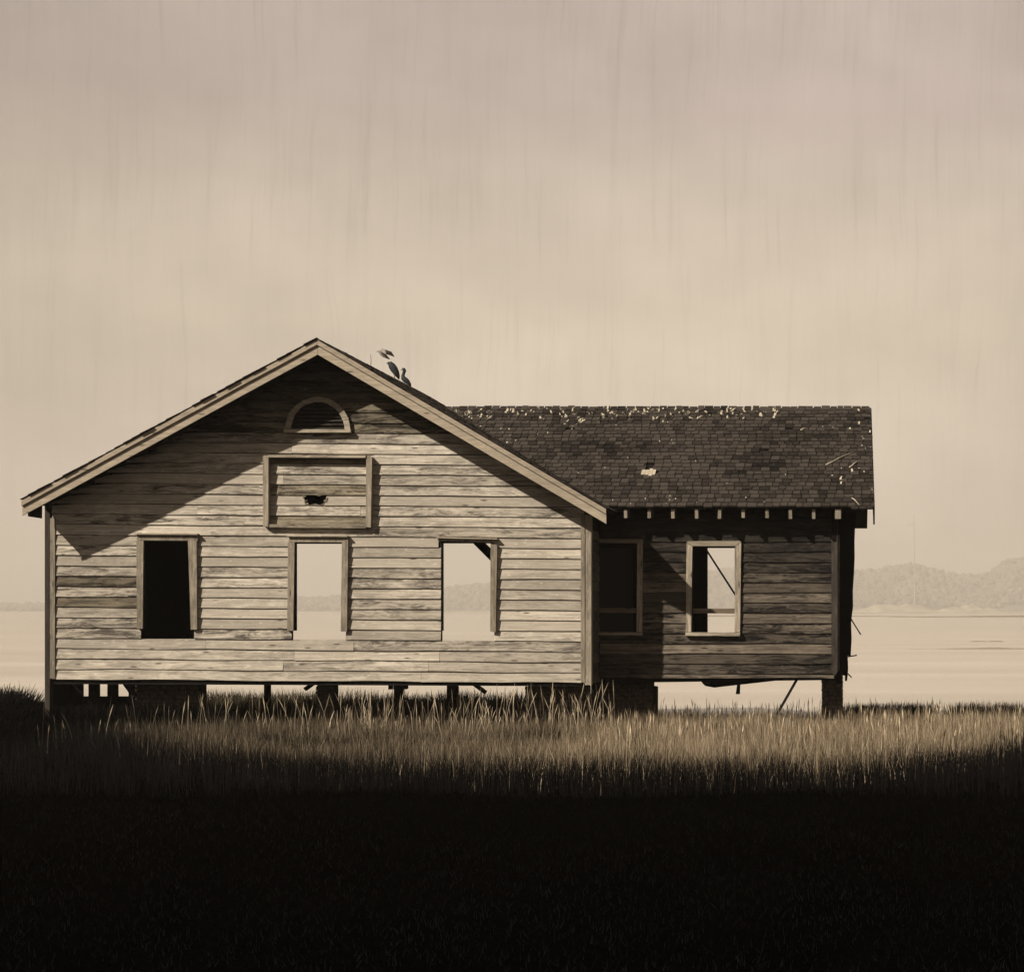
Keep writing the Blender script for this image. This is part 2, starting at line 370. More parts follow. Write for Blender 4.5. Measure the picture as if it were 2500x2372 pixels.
def board_mesh(parent, a0, a1, b0, b1, zb, zt, place, mat, warp=.004, name='board', col=None, prof=.029):
    """One clapboard. bottom edge runs a0..a1, top edge b0..b1; zb, zt are functions of the running coordinate.
    place(u, out, z) turns running coordinate and distance out of the wall into a world point."""
    n = max(2, int((max(a1, b1)-min(a0, b0))/.45)+1)
    p1, p2, p3 = rnd.uniform(0, 6), rnd.uniform(0, 6), rnd.uniform(-1, 1)
    vs = []
    for i in range(n+1):
        s = i/n; ua = a0+(a1-a0)*s; ub = b0+(b1-b0)*s
        dz = warp*(math.sin(ua*1.9+p1)+.6*math.sin(ua*4.3+p2)+rnd.uniform(-.3, .3)); do = warp*.8*math.sin(ua*1.4+p2)
        zz = zb(ua)+.004+dz
        vs += [place(ua, .002, zz+.003), place(ua, prof+do, zz), place(ua, prof-.002+do, zz+.020),
               place(ub, .006, zt(ub)-.001+dz*.5)]
    f = []
    for i in range(n):
        for k in range(3): f.append((i*4+k, (i+1)*4+k, (i+1)*4+k+1, i*4+k+1))
    f += [(0, 1, 2, 3), (n*4+3, n*4+2, n*4+1, n*4)]
    o = link(name, vs, f, mat, parent, color=col or tone()); bm_fix(o.data); return o

# --- front wall: framing behind the boards, cut by the openings
def hexcolumns(mb, cuts, x0, x1, zbot, ztop, y0, y1):
    """cuts: (xa, xb, za, zb) openings"""
    edges = sorted({x0, x1, *[c[0] for c in cuts], *[c[1] for c in cuts]}|({xr} if x0 < xr < x1 else set()))
    for a, b in zip(edges[:-1], edges[1:]):
        m_ = (a+b)/2; c = sorted([q for q in cuts if q[0] <= m_ <= q[1]], key=lambda q: q[2]); spans = []; z_ = zbot
        for q in c: spans.append((z_, q[2])); z_ = q[3]
        spans.append((z_, None))
        for s0, s1 in spans:
            if s1 is None: pts = [(a, s0), (b, s0), (b, ztop(b)), (a, ztop(a))]
            else: pts = [(a, s0), (b, s0), (b, s1), (a, s1)]
            mb.prism(pts, y0, y1)
ZS = Z(1559, YW)
op = [(X(352, YW), X(468, YW), ZS+.01, Z(1318, YW)), (X(719, YW), X(838, YW), ZS-.02, Z(1323, YW)), (X(1078, YW), X(1201, YW), ZS-.04, Z(1322, YW))]
fw_ = MB(); hexcolumns(fw_, op+[(X(713, YW), X(719, YW), ZS-.02, Z(1539, YW)), (X(838, YW), X(845, YW), ZS-.02, Z(1539, YW)), (X(1201, YW), X(1207, YW), ZS-.04, Z(1541, YW)), (X(346, YW), X(352, YW), ZS+.01, Z(1536, YW)), (X(468, YW), X(475, YW), ZS+.01, Z(1536, YW)), (X(736, YW), X(806, YW), Z(1238, YW), Z(1202, YW))], xl+.01, xrt-.01, .60, lambda x: roof_top(x)-.17, YW+.002, YW+.07)
front = part(fw_, 'front_wall', M['sooty'])
# boards
wins = {4: [(345, 475), (713, 845), (1077, 1207)], 13: [(345, 480), (712, 846), (1071, 1207)]}
for k in range(5, 13): wins[k] = [(345, 480), (712, 846), (1077, 1207)]
wins[17] = [(746, 795)]
def place_front(u, o, z): return (u, YW-o, z)
xbl, xbr = xl+.10, xrt-.09
k = 0
while True:
    zb0, zt0 = zrow(k, xr), zrow(k+1, xr)
    und = zr-.15
    if zb0 > und-.03: break
    def lim(z, side):
        return max(xbl, xr-(und-z)/SL) if side < 0 else min(xbr, xr+(und-z)/SR)
    a0, a1 = lim(zb0, -1), lim(zb0, 1); b0, b1 = lim(min(zt0, und-.01), -1), lim(min(zt0, und-.01), 1)
    cuts = [(X(p, YW), X(q, YW)) for p, q in wins.get(k, [])]
    segs = []; cur = a0; curt = b0
    for p, q in cuts: segs.append((cur, p, curt, p)); cur = curt = q
    segs.append((cur, a1, curt, b1))
    if k == 17: segs = [(segs[0][0], segs[0][1]+.0, segs[0][2], segs[0][3]-.03), (segs[1][0]-.01, segs[1][1], segs[1][2]+.02, segs[1][3])]
    rowt = rnd.random()
    for s0, s1, t0, t1 in segs:
        pts = [(s0, t0)]
        if 15 <= k <= 21:
            fj = [X(q, YW) for q in (656, 905) if s0+.3 < X(q, YW) < s1-.3]
        else: fj = []
        pts += [(q, q) for q in fj] if k in (15, 18, 21) else []
        while s1-pts[-1][0] > 4.6:                      # butt joints
            j = pts[-1][0]+rnd.uniform(2.2, 4.2)
            if s1-j < .8: break
            pts.append((j, j))
        pts.append((s1, t1))
        for (c0, d0), (c1, d1) in zip(pts[:-1], pts[1:]):
            g0 = .002 if c0 != s0 else 0
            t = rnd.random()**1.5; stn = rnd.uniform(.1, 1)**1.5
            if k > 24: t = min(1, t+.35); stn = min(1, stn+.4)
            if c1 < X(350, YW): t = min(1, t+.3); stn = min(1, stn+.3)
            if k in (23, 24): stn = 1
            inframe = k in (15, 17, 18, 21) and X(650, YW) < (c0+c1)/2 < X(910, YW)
            board_mesh(front, c0+g0, c1-g0, d0+g0, d1-g0, lambda u, k=k: zrow(k, u), lambda u, k=k: min(zrow(k+1, u), roof_top(u)-.16), place_front, M['siding_stain_shade'] if k > 23 or inframe or (k in (17, 19, 20, 21, 22) and c1 < X(600, YW)) or (k in (7, 9) and c1 < X(350, YW)) else M['siding'], .0035 if k > 3 else .006, col=(t, stn, rnd.uniform(.2, .72) if k > 23 else rnd.uniform(.1, .5) if k > 16 and c1 < X(640, YW) else rnd.choice([0, 0, 0, 0, .1, .2, .3]), 1))  # left boards under the rake carry its shade in their colour, besides stain
    k += 1
for q in ([(738, 1208), (750, 1210), (741, 1216)], [(742, 1232), (752, 1226), (756, 1233)], [(754, 1233), (770, 1229), (788, 1234)], [(800, 1233), (790, 1222), (801, 1214)], [(744, 1222), (753, 1220), (744, 1227)], [(782, 1233), (791, 1227), (800, 1233)], [(760, 1205), (779, 1211), (800, 1206)]):
    c = MB(); c.prism([(X(a, YW), Z(b, YW)) for a, b in q], YW-.024, YW-.008); c.build('shard', M['siding_stain_shade'], front, color=(.6, .6, 0, 1))
# --- side wall of the main block, seen between the corner and the wing
YF = 31.05                                     # front of the wing
sw = MB(); sw.box(xrt-.12, xrt-.002, YW+.115, YB, .60, 3.44); side = part(sw, 'side_wall', M['sooty'])
for k in range(15):
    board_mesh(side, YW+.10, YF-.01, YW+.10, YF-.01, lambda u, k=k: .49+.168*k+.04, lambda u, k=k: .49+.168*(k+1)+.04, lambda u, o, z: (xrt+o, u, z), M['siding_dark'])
sw = MB(); sw.box(xl+.014, xl+.12, YW+.105, YB+.05, .60, 3.40); part(sw, 'side_wall', M['sooty'])
sw = MB(); sw.box(xl+.125, X(712, 36.2)-.105, YW+.115, YB-.005, 3.22, 3.26); part(sw, 'ceiling', M['sooty'])
# rear wall: solid behind the left room, open behind the hall
rw = MB(); rw.box(xl+.125, X(712, 36.2), YB, YB+.1, .60, 3.40)
rw.box(X(1255, 36.2), xrt-.01, YB, YB+.1, .60, 3.1)
rw.prism([(xl+.1, 3.16+.27), (X(712, 36.2), 3.43), (X(712, 36.2), roof_top(X(712, 36.2))-.2), (xl+.2, roof_top(xl+.2)-.05)], YB, YB+.1)
rw.prism([(X(712, 36.2)+.002, 3.2), (X(1255, 36.2), 3.2), (xrt-.3, 3.2), (xr, zr-.2), (X(712, 36.2)+.002, roof_top(X(712, 36.2))-.2)], YB+.004, YB+.1)
part(rw, 'rear_wall', M['sooty'])
pw = MB(); pw.bar((-10.47, YW+.12, 2.13), (X(712, 36.2)-.07, YB-.003, 2.13), .08, 2.94); part(pw, 'partition', M['sooty'])
br = MB(); br.bar((X(1133, YB), YB-.06, Z(1300, YB)), (X(1232, YB), YB-.06, Z(1401, YB)), .05, .17, (0, 1, 0)) if False else br.prism([(X(1143, YB), Z(1312, YB)), (X(1172, YB), Z(1312, YB)), (X(1245, YB), Z(1382, YB)), (X(1245, YB), Z(1414, YB))], YB-.10, YB-.04)
part(br, 'diagonal_brace', M['sooty'])
# floor and sill beams
fl = MB(); fl.box(xl+.13, xrt-.13, YW+.12, YB-.01, .585, .655); fl.box(xrt-.12, X(2040, YF)-.02, YF+.12, 37.4, .62, .70); part(fl, 'floor', M['sooty'])
for y_, zt_ in ((YW+.02, .585), (33.2, .58), (YB-.1, .58)):
    b_ = MB(); s_ = .007*8.8
    b_.prism([(xl+.02, .535), (xrt-.02, .535-s_*.6), (xrt-.02, zt_-.005), (xl+.02, zt_+.012)], y_, y_+.16); part(b_, 'sill_beam', M['sooty'])
# corner boards
for pa, pb, tall in ((113, 127, 0), (1426, 1440, 1)):
    c = MB(); x0, x1 = X(pa, YW), X(pb, YW)
    if tall: c.box(x0+.02, x1+.03, YW-.034, YW+.10, zrow(0, x0)-.03, roof_top(x1)-.30, .004)
    else: c.box(x0-.005, x1-.02, YW-.034, YW+.115, GZ-.2, roof_top(x0)-.10, .006)
    part(c, 'corner_board', M['trim'] if tall else M['trim_dark'], front, color=(.55 if tall else 1, .5, 0, 1))
for pa, pb in ((127, 135), (1421, 1427)):
    c = MB(); c.box(X(pa, YW)-.015, X(pb, YW)+.01, YW-.044, YW-.002, zrow(0, X(pa, YW))+.01, roof_top(X(pa, YW))-.36, .003)
    part(c, 'corner_trim', M['trim'], front, color=(.9, .6, 0, 1))

# --- main windows
def casing(parent, mat, quad, y0, y1, name='casing', color=None):
    c = MB(); c.prism([(X(p, YW if y0 < 31 else YF), Z(q, YW if y0 < 31 else YF)) for p, q in quad], y0, y1)
    return c.build(name, mat, parent, color=color or tone())
def window_main(o, pieces, cap, liner_sides=True):
    lin = MB(); x0, x1, z0, z1 = o
    zl = Z(1539, YW); lin.box(x0, x0+.018, YW-.02, YW+.08, zl, z1, 0); lin.box(x1-.018, x1, YW-.02, YW+.08, zl, z1, 0); lin.box(x0+.019, x1-.019, YW-.02, YW+.08, z1-.025, z1+.001, 0)
    wn = lin.build('window', M['sooty'], house); shift(wn)
    for q in pieces: casing(wn, M['trim'], q[0], YW-.07-q[1], YW-.026, color=(q[2], .55, 0, 1))
    cp = MB(); a, b, yy, sl = cap
    cp.prism([(X(a, YW), Z(yy, YW)), (X(b, YW), Z(yy+sl, YW)), (X(b, YW), Z(yy-3+sl, YW)), (X(a, YW), Z(yy-3, YW))], YW-.125, YW-.02)
    cp.build('drip_cap', M['trim_x'], wn, color=(.1, .2, 0, 1))
window_main(op[0], [([(338, 1534), (352, 1534), (354, 1320), (337, 1320)], .0, .6), ([(470, 1536), (485, 1536), (484, 1320), (463, 1320)], .01, .3), ([(338, 1319), (486, 1320), (486, 1306), (338, 1305)], .003, 1)], (335, 488, 1305, 1))
window_main(op[1], [([(704, 1539), (719, 1539), (722, 1324), (706, 1324)], .0, .6), ([(835, 1541), (850, 1541), (853, 1313), (838, 1325)], .01, .5), ([(708, 1323), (852, 1324), (851, 1311), (709, 1311)], .003, .7)], (705, 853, 1310, 1))
window_main(op[2], [([(1199, 1541), (1212, 1543), (1216, 1330), (1200, 1328)], .012, .8), ([(1072, 1321), (1214, 1325), (1214, 1317), (1072, 1316)], .003, 1)], (1068, 1217, 1314, 3))

# --- boarded sign frame on the gable
sf = MB(); sf.prism([(X(650, YW), Z(1285, YW)), (X(661, YW), Z(1287, YW)), (X(661, YW), Z(1113, YW)), (X(650, YW), Z(1113, YW))], YW-.13, YW-.02)
fr = sf.build('sign_frame', M['trim'], house, color=(.3, .3, 0, 1)); shift(fr)
for q, d in (([(647, 1285), (650, 1286), (650, 1114), (646, 1114)], -.10), ([(898, 1287), (910, 1288), (913, 1117), (899, 1115)], -.13)):
    c = MB(); c.prism([(X(p, YW), Z(r_, YW)) for p, r_ in q], YW+d, YW-.02); c.build('stile', M['trim'], fr, color=(.5, .4, 0, 1))
c = MB(); c.prism([(X(661.5, YW), Z(1118, YW)), (X(898, YW), Z(1119, YW)), (X(898, YW), Z(1113, YW)), (X(661.5, YW), Z(1112, YW))], YW-.15, YW-.02); c.build('rail', M['trim_x'], fr, color=(.2, .3, 0, 1))
c = MB(); c.prism([(X(661.5, YW), Z(1288, YW)), (X(898, YW), Z(1290, YW)), (X(898, YW), Z(1281, YW)), (X(661.5, YW), Z(1280, YW))], YW-.115, YW-.02); c.build('rail', M['trim_x'], fr, color=(1, 1, 0, 1))

# --- half-round vent
VC = (X(779, YW), Z(1052, YW)); RO = 80/150; RI = 66/150
vb = MB(); pts = [(VC[0]+RI*1.04*math.cos(a), VC[1]+RI*1.16*math.sin(a)) for a in [math.pi*i/20 for i in range(21)]]
vb.prism(pts, YW-.034, YW-.012); vent = vb.build('vent', M['sooty'], house, color=(1, 1, 0, 1)); shift(vent)
N_SEG = 9
for i in range(N_SEG):
    a0, a1 = math.pi*i/N_SEG+.006, math.pi*(i+1)/N_SEG-.006; c = MB(); q = []
    for a, r_ in ((a0, RI), (a0, RO), ((a0+a1)/2, RO), (a1, RO), (a1, RI), ((a0+a1)/2, RI)):
        r2 = r_+rnd.uniform(-.006, .006); q.append((VC[0]+r2*math.cos(a), VC[1]+r2*math.sin(a)*(1.02 if r_ == RO else 1.06)))
    c.prism(q, YW-.085, YW-.018); c.build('arch_block', M['trim_x'], vent, color=(rnd.uniform(0, .3), .2, 0, 1))
c = MB(); c.box(VC[0]-RO-.01, VC[0]+RO+.01, YW-.12, YW-.02, VC[1]-.035, VC[1]+.018, .003); c.build('vent_sill', M['trim_x'], vent, color=(.1, .3, 0, 1))
for i in range(7):
    zz = VC[1]+.04+i*.062; hw = math.sqrt(max(0, 1-((zz+.03-VC[1])/(RI*1.06))**2))*RI-.01
    if hw < .08: continue
    c = MB(); c.bar((VC[0]-hw, YW-.053, zz), (VC[0]+hw, YW-.053, zz), .012, .05, (0, 1, 1)); c.build('louver', M['siding_dark'], vent, color=(1, 1, .55, 1))

# --- main roof
def slope_pts(x, off): return (x, roof_top(x)-off)
rf = MB()
YRB = 36.6
rf.prism([(xle+.02, roof_top(xle+.02)-.075), (xr, zr-.075), (xr, zr-.028), (xle+.02, roof_top(xle+.02)-.028)], YR+.035, YRB)
rf.prism([(xr, zr-.075), (xre-.02, roof_top(xre-.02)-.075), (xre-.02, roof_top(xre-.02)-.028), (xr, zr-.028)], YR+.035, YRB)
roof = part(rf, 'roof', M['sooty'])
def rake_board(name, off0, off1, y0, y1, mat, color):
    for xa, xb in ((xle, xr-.002), (xr+.002, xre)):
        c = MB(); pts = [(xa, roof_top(xa)-off1), (xb, roof_top(xb)-off1), (xb, roof_top(xb)-off0), (xa, roof_top(xa)-off0)]
        n = 8; lo = [(xa+(xb-xa)*i/n, roof_top(xa+(xb-xa)*i/n)-off1+rnd.uniform(-.003, .003)) for i in range(n+1)]
        hi = [(xa+(xb-xa)*i/n, roof_top(xa+(xb-xa)*i/n)-off0+rnd.uniform(-.003, .003)) for i in range(n, -1, -1)]
        c.prism(lo+hi, y0, y1); c.build(name, mat, roof, color=color)
rake_board('rake_board', .095, .262, YR+.004, YR+.033, M['rake'], (.3, .3, 0, 1))
rake_board('rake_moulding', .026, .108, YR-.03, YR+.002, M['rake'], (.6, .5, 0, 1))
for i in range(6):       # rafters seen edge-on under the overhang
    pass
rt = MB(); rt.box(xle+.10, xl+.0, YR+.04, YR+.5, roof_top(xle+.1)-.33, roof_top(xle+.1)-.11, .01); rt.build('eave_return', M['sooty'], roof)
# rafters and lookouts
for xx in (-12.2, -11.2, -10.2, -9.2, -7.4, -6.4, -5.4, -4.6):
    c = MB(); c.box(xx-.03, xx+.03, YR+.04, YW-.04, roof_top(xx)-.20, roof_top(xx)-.11); c.build('lookout', M['sooty'], roof)

def shingle_proto(L_=.24, W=.128, T=.026):
    # local: x across, y up the slope, z out; butt end thicker
    return ([(0, 0, 0), (W, 0, 0), (W, L_, 0), (0, L_, 0), (0, 0, T), (W, 0, T), (W, L_, .003), (0, L_, .003)],
            [(0, 3, 2, 1), (4, 5, 6, 7), (0, 1, 5, 4), (2, 3, 7, 6), (0, 4, 7, 3), (1, 2, 6, 5)])
sv, sf_ = shingle_proto()
def joined_shingles(frames, name, parent):
    A = np.array(sv); Fa = np.array(sf_); V = []; Q = []
    for i, (o, ux, uy, uz, wx) in enumerate(frames):
        V.append(np.array(o)+np.outer(A[:, 0]*wx, ux)+np.outer(A[:, 1], uy)+np.outer(A[:, 2], uz)); Q.append(Fa+8*i)
    o = link(name, np.concatenate(V).tolist(), np.concatenate(Q).tolist(), M['shingle'], parent); o['kind'] = 'stuff'; return o
frames = []
for side_ in (-1, 1):
    s_ = SL if side_ < 0 else SR; ang = math.atan(s_); ln = math.hypot(xr-xle, (xr-xle)*s_) if side_ < 0 else math.hypot(xre-xr, (xre-xr)*s_)
    uy = np.array([-side_*math.cos(ang), 0, math.sin(ang)]); uz = np.array([side_*math.sin(ang), 0, math.cos(ang)]); ux = np.array([0, 1.0, 0])
    base = np.array([xle if side_ < 0 else xre, 0, 0]); base[2] = roof_top(base[0])-.026
    for c in range(int(ln/.155)):
        y = YR-.03-rnd.random()*.05
        while y < YRB-.1:
            wx = rnd.uniform(.75, 1.25)
            frames.append((base+uy*(c*.155+rnd.uniform(-.012, .012))+ux*y+uz*(.006*rnd.random()+.014), ux, uy, uz*.45, wx)); y += .128*wx+.006
roof_sh = joined_shingles(frames, 'shingle_courses', roof)

# --- wing
YE = 30.6; ZE = Z(1236, YE); YG = 34.29; ZG = Z(997, YG); SW = (ZG-ZE)/(YG-YE)
xwe = X(2045, YF)                              # right-hand corner of the wing
wo = [(X(1449, YF), X(1556, YF), Z(1545, YF), Z(1334, YF)), (X(1688, YF), X(1797, YF), Z(1545, YF), Z(1334, YF))]
wm = MB(); hexcolumns(wm, wo, xrt+.002, xwe-.02, .62, lambda x: 3.62, YF+.002, YF+.11); wfront = part(wm, 'wing_wall', M['sooty'])
def zwrow(k): return Z(1645, YF)+.1712*k
wcut = {}
for k in range(4, 13): wcut[k] = [(1443, 1566), (1682, 1803)]
wcut[4] = [(1443, 1566), (1682, 1803)]
for k in range(-1, 16):
    if k == -1: zb_, zt_ = (lambda u: Z(1655, YF)-.002*(u+2)), (lambda u: zwrow(0))
    else: zb_, zt_ = (lambda u, k=k: zwrow(k)), (lambda u, k=k: zwrow(k+1))
    cuts = [(X(p, YF), X(q, YF)) for p, q in wcut.get(k, [])]
    cur = xrt+.03; segs = []
    for p, q in cuts: segs.append((cur, p)); cur = q
    segs.append((cur, xwe-.10 if k > 0 else xwe-.06))
    for s0, s1 in segs:
        if s1-s0 < .03: continue
        t = rnd.random(); stn = rnd.uniform(.1, 1)
        if k > 9: stn = 1; t = 1
        if k == 2: t = 0; stn = 0
        if k == 3: t = 1; stn = 1
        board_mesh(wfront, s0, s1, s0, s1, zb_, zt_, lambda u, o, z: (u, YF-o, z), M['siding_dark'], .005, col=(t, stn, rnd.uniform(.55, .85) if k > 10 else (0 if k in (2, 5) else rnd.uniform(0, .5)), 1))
c = MB(); c.prism([(xwe-.105, .68), (xwe-.045, .64), (xwe, .70), (xwe, 3.0), (xwe-.105, 3.0)], YF-.04, YF+.10); c.build('corner_board', M['trim_dark'], wfront, color=(.2, .5, 0, 1))
c = MB(); c.box(xwe+.001, xwe+.03, YF-.02, YF+.12, .72, 3.0, .008); c.build('corner_trim', M['brownwood'], wfront)
# wing windows
def window_wing(o, pieces, rail_z):
    lin = MB(); x0, x1, z0, z1 = o
    lin.box(x0, x0+.02, YF-.02, YF+.14, z0+.002, z1); lin.box(x1-.02, x1, YF-.02, YF+.14, z0+.002, z1); lin.box(x0+.021, x1-.021, YF-.02, YF+.14, z1-.02, z1+.001)
    wn = lin.build('window', M['sooty'], house); shift(wn)
    for nm, q, t in pieces:
        c = MB(); c.prism([(X(p, YF), Z(r_, YF)) for p, r_ in q], YF-(.11 if nm == 'sill' else .065), YF-.025); c.build(nm, M['trim_x'] if nm in ('sill', 'head') else M['trim'], wn, color=(t, .4, 0, 1))
    c = MB(); c.box(x0+.022, x1-.022, YF+.03, YF+.08, rail_z-.04, rail_z+.04, .004); c.build('meeting_rail', M['brownwood'], wn, color=(.2, .2, 0, 1))
window_wing(wo[0], [('casing', [(1555, 1542), (1569, 1542), (1570, 1326), (1557, 1326)], .3), ('head', [(1452, 1325), (1571, 1326), (1571, 1316), (1452, 1316)], 1), ('sill', [(1449, 1549), (1570, 1550), (1569, 1543), (1449, 1542.5)], .3)], Z(1490, YF))
window_wing(wo[1], [('casing', [(1675, 1542), (1688, 1542), (1691, 1334), (1677, 1325)], .0), ('casing', [(1794, 1542), (1807, 1542), (1810, 1324), (1796, 1334)], .1), ('head', [(1677, 1324), (1691.5, 1333), (1795.5, 1333), (1810, 1323), (1806, 1320), (1680, 1321)], .8), ('sill', [(1674, 1551), (1807, 1552), (1808, 1543), (1675, 1543)], 0)], Z(1491, YF))
# rear and end walls of the wing, with the wide opening at the back
YWB = 37.5
wm = MB(); wm.box(xrt-1.2, X(1727, YWB), YWB, YWB+.1, .60, 3.2); wm.box(xwe-.35, xwe-.01, YWB, YWB+.1, .60, 3.2); wm.box(X(1727, YWB)+.001, xwe-.351, YWB, YWB+.1, 3.05, 3.2); part(wm, 'rear_wall', M['sooty'])
wm = MB(); wm.prism([(0, 0), (1, 0), (1, 1), (0, 1)], 0, 1); wm.v = [];  wm.f = []
pts = [(YF+.115, .62), (YWB-.004, .62), (YWB-.004, 3.2), (YG, ZG-.2), (YF+.115, 3.2)]
n_ = len(pts); wm.add([(xwe-.10, a, b) for a, b in pts]+[(xwe-.005, a, b) for a, b in pts], [tuple(range(n_)), tuple(range(2*n_-1, n_-1, -1))]+[(i, i+n_, (i+1) % n_+n_, (i+1) % n_) for i in range(n_)])
endw = part(wm, 'end_wall', M['sooty'])
br = MB(); br.bar((X(1722, YWB-.6), YWB-.6, Z(1338, YWB-.6)), (X(1802, YWB-.6), YWB-.6, Z(1462, YWB-.6)), .035, .05, (0, 1, 0)); part(br, 'diagonal_brace', M['brownwood'])
# ragged upright planks left on the end
for i, (a0, a1, a2, a3, zt_, zb_, yy) in enumerate([(2046, 2064, 2040, 2055, 1240, 1668, 31.25), (2062, 2080, 2054, 2067, 1238, 1648, 31.30), (2078, 2091, 2066, 2076, 1240, 1600, 31.36), (2068, 2072, 2062, 2070, 1520, 1662, 31.40)]):
    c = MB(); n = 9; lo = []; hi = []
    for j in range(n+1):
        s = j/n; py = zt_+(zb_-zt_)*s
        lo.append((X(a0+(a2-a0)*s+rnd.uniform(-1, 1), yy), Z(py, yy))); hi.append((X(a1+(a3-a1)*s+rnd.uniform(-2, 2), yy), Z(py+rnd.uniform(-1, 1), yy)))
    c.prism(lo+hi[::-1], yy, yy+.03); c.build('plank', M['black_timber'], endw)
for p, q, wd in (((2070, 1498), (2101, 1548), .022), ((2062, 1604), (2091, 1599), .02), ((2066, 1640), (2078, 1652), .02)):
    c = MB(); c.bar((X(p[0], 31.34), 31.345, Z(p[1], 31.34)), (X(q[0], 31.2), 31.2, Z(q[1], 31.2)), wd, wd*1.4, (0, 1, 0)); c.build('splinter', M['sooty'], endw)

# --- wing roof
ang = math.atan(SW); uy = np.array([0, math.cos(ang), math.sin(ang)]); uz = np.array([0, -math.sin(ang), math.cos(ang)]); ux = np.array([1.0, 0, 0])
XR = X(2134, YE)                                # right-hand verge
LW = math.hypot(YG-YE, ZG-ZE)
def wz_(y): return ZE+(y-YE)*SW if y < YG else ZG-(y-YG)*SW
def main_x(z): return xr+(zr-z)/SR              # x where the main roof is at height z
wr = MB()
def slab(y0, y1, t0, t1):
    q = [(main_x(wz_(y0))-.02, y0), (XR-.02, y0), (XR-.02, y1), (main_x(wz_(y1))-.02, y1)]
    wr.add([(x, y, wz_(y)-t1) for x, y in q]+[(x, y, wz_(y)-t0) for x, y in q], [(3, 2, 1, 0), (4, 5, 6, 7), (0, 1, 5, 4), (1, 2, 6, 5), (2, 3, 7, 6), (3, 0, 4, 7)])
slab(YE+.03, YG, .025, .055); slab(YG+.001, YWB+.45, .025, .055)
wroof = part(wr, 'wing_roof', M['sooty'])
EXP = .158; ncourse = int(LW/EXP)+1
singles = []; rest = []
def droop(x): return 0.0
patch = (X(1570, 32.0), X(1604, 32.0))
for c in range(-1, ncourse):
    x = main_x(ZE+c*EXP*math.sin(ang))-.10-rnd.random()*.1
    if c == -1: x = X(2078, YE)
    while x < XR-.03:
        wx = rnd.uniform(.8, 1.25)
        if x+.128*wx > XR+.02: wx = max(.3, (XR+.01-x)/.128)
        s = c*EXP+rnd.uniform(-.022, .016)
        if c == -1: s = -.105+rnd.uniform(-.01, .02)
        P = np.array([x, YE, ZE-.024])+uy*s+uz*(.013+rnd.random()*.008)
        py = 1490-(P[2]-EYE)/P[1]*F
        hole = patch[0]-.06 < x < patch[1]-.06 and 1132 < py < 1164
        if not hole and not (c > 3 and rnd.random() < .008):
            (singles if c < 14 and len(singles) < 298 else rest).append((P, wx, rnd.uniform(-.03, .03)))
        x += .128*wx+.012
me = bpy.data.meshes.new('shingle'); me.from_pydata(sv, [], sf_); me.materials.append(M['shingle']); bm_fix(me)
from mathutils import Matrix
for P, wx, rz in singles:
    o = bpy.data.objects.new('shingle', me); C.objects.link(o); o.parent = wroof
    o.location = P.tolist(); o.rotation_euler = (ang, 0, 0); o.rotation_euler = (Matrix.Rotation(ang, 3, 'X')@Matrix.Rotation(rz, 3, 'Z')).to_euler(); o.scale = (wx, 1, 1)
frames = [(P, ux*math.cos(rz)+uy*math.sin(rz), uy*math.cos(rz)-ux*math.sin(rz), uz, wx) for P, wx, rz in rest]
# the far slope, out of sight, carries the same covering
uyb = np.array([0, -math.cos(ang), math.sin(ang)]); uzb = np.array([0, math.sin(ang), math.cos(ang)])
for c in range(ncourse):
    x = -6.5
    while x < XR-.1:
        P = np.array([x, YWB+.45, wz_(YWB+.45)-.02])+uyb*c*EXP+uzb*.012
        if x > main_x(P[2])-.1 and c*EXP < LW-.28: frames.append((P, ux, uyb, uzb, 1.0))
        x += .134
joined_shingles(frames, 'shingle_courses', wroof)
rc = MB(); xx = main_x(ZG)-.3
while xx < XR:
    wl = rnd.uniform(.16, .24); h = rnd.uniform(.008, .018); e = min(xx+wl+.02, XR); dd = .13; m_ = dd*SW
    prof = [(YG-dd, ZG-m_+h-.014), (YG-dd, ZG-m_+h), (YG, ZG+h), (YG+dd, ZG-m_+h), (YG+dd, ZG-m_+h-.014), (YG, ZG+h-.014)]
    rc.add([(xx, a, b) for a, b in prof]+[(e, a, b+.004) for a, b in prof], [(0, 1, 2, 5), (2, 3, 4, 5), (6, 11, 8, 7), (8, 11, 10, 9)]+[(i, (i+1) % 6, (i+1) % 6+6, i+6) for i in range(6)]); xx += wl
rco = rc.build('ridge_caps', M['shingle'], wroof)
# rafters' tails
for px_ in (1527, 1585, 1642, 1700, 1757, 1814, 1872, 1929, 1986, 2046):
    y0 = YE+.05; x0 = X(px_, y0); wd = .027 if px_ < 2040 else .05; zt_ = wz_(y0)-.057
    j = rnd.uniform(-.008, .008); dz = rnd.uniform(-.012, .012)
    c = MB(); c.add([(x0-wd+j, y0, zt_-.165+dz), (x0+wd+j, y0, zt_-.165+dz), (x0+wd, y0, zt_), (x0-wd, y0, zt_), (x0-wd, YF+.0, zt_-.165+dz+.03), (x0+wd, YF, zt_-.165+dz+.03), (x0+wd, YF, wz_(YF)-.058), (x0-wd, YF, wz_(YF)-.058)],
                    [(0, 1, 2, 3), (4, 7, 6, 5), (0, 4, 5, 1), (1, 5, 6, 2), (2, 6, 7, 3), (3, 7, 4, 0)])
    c.build('rafter_tail', M['trim'], wroof, color=(1, .7, 0, 1))
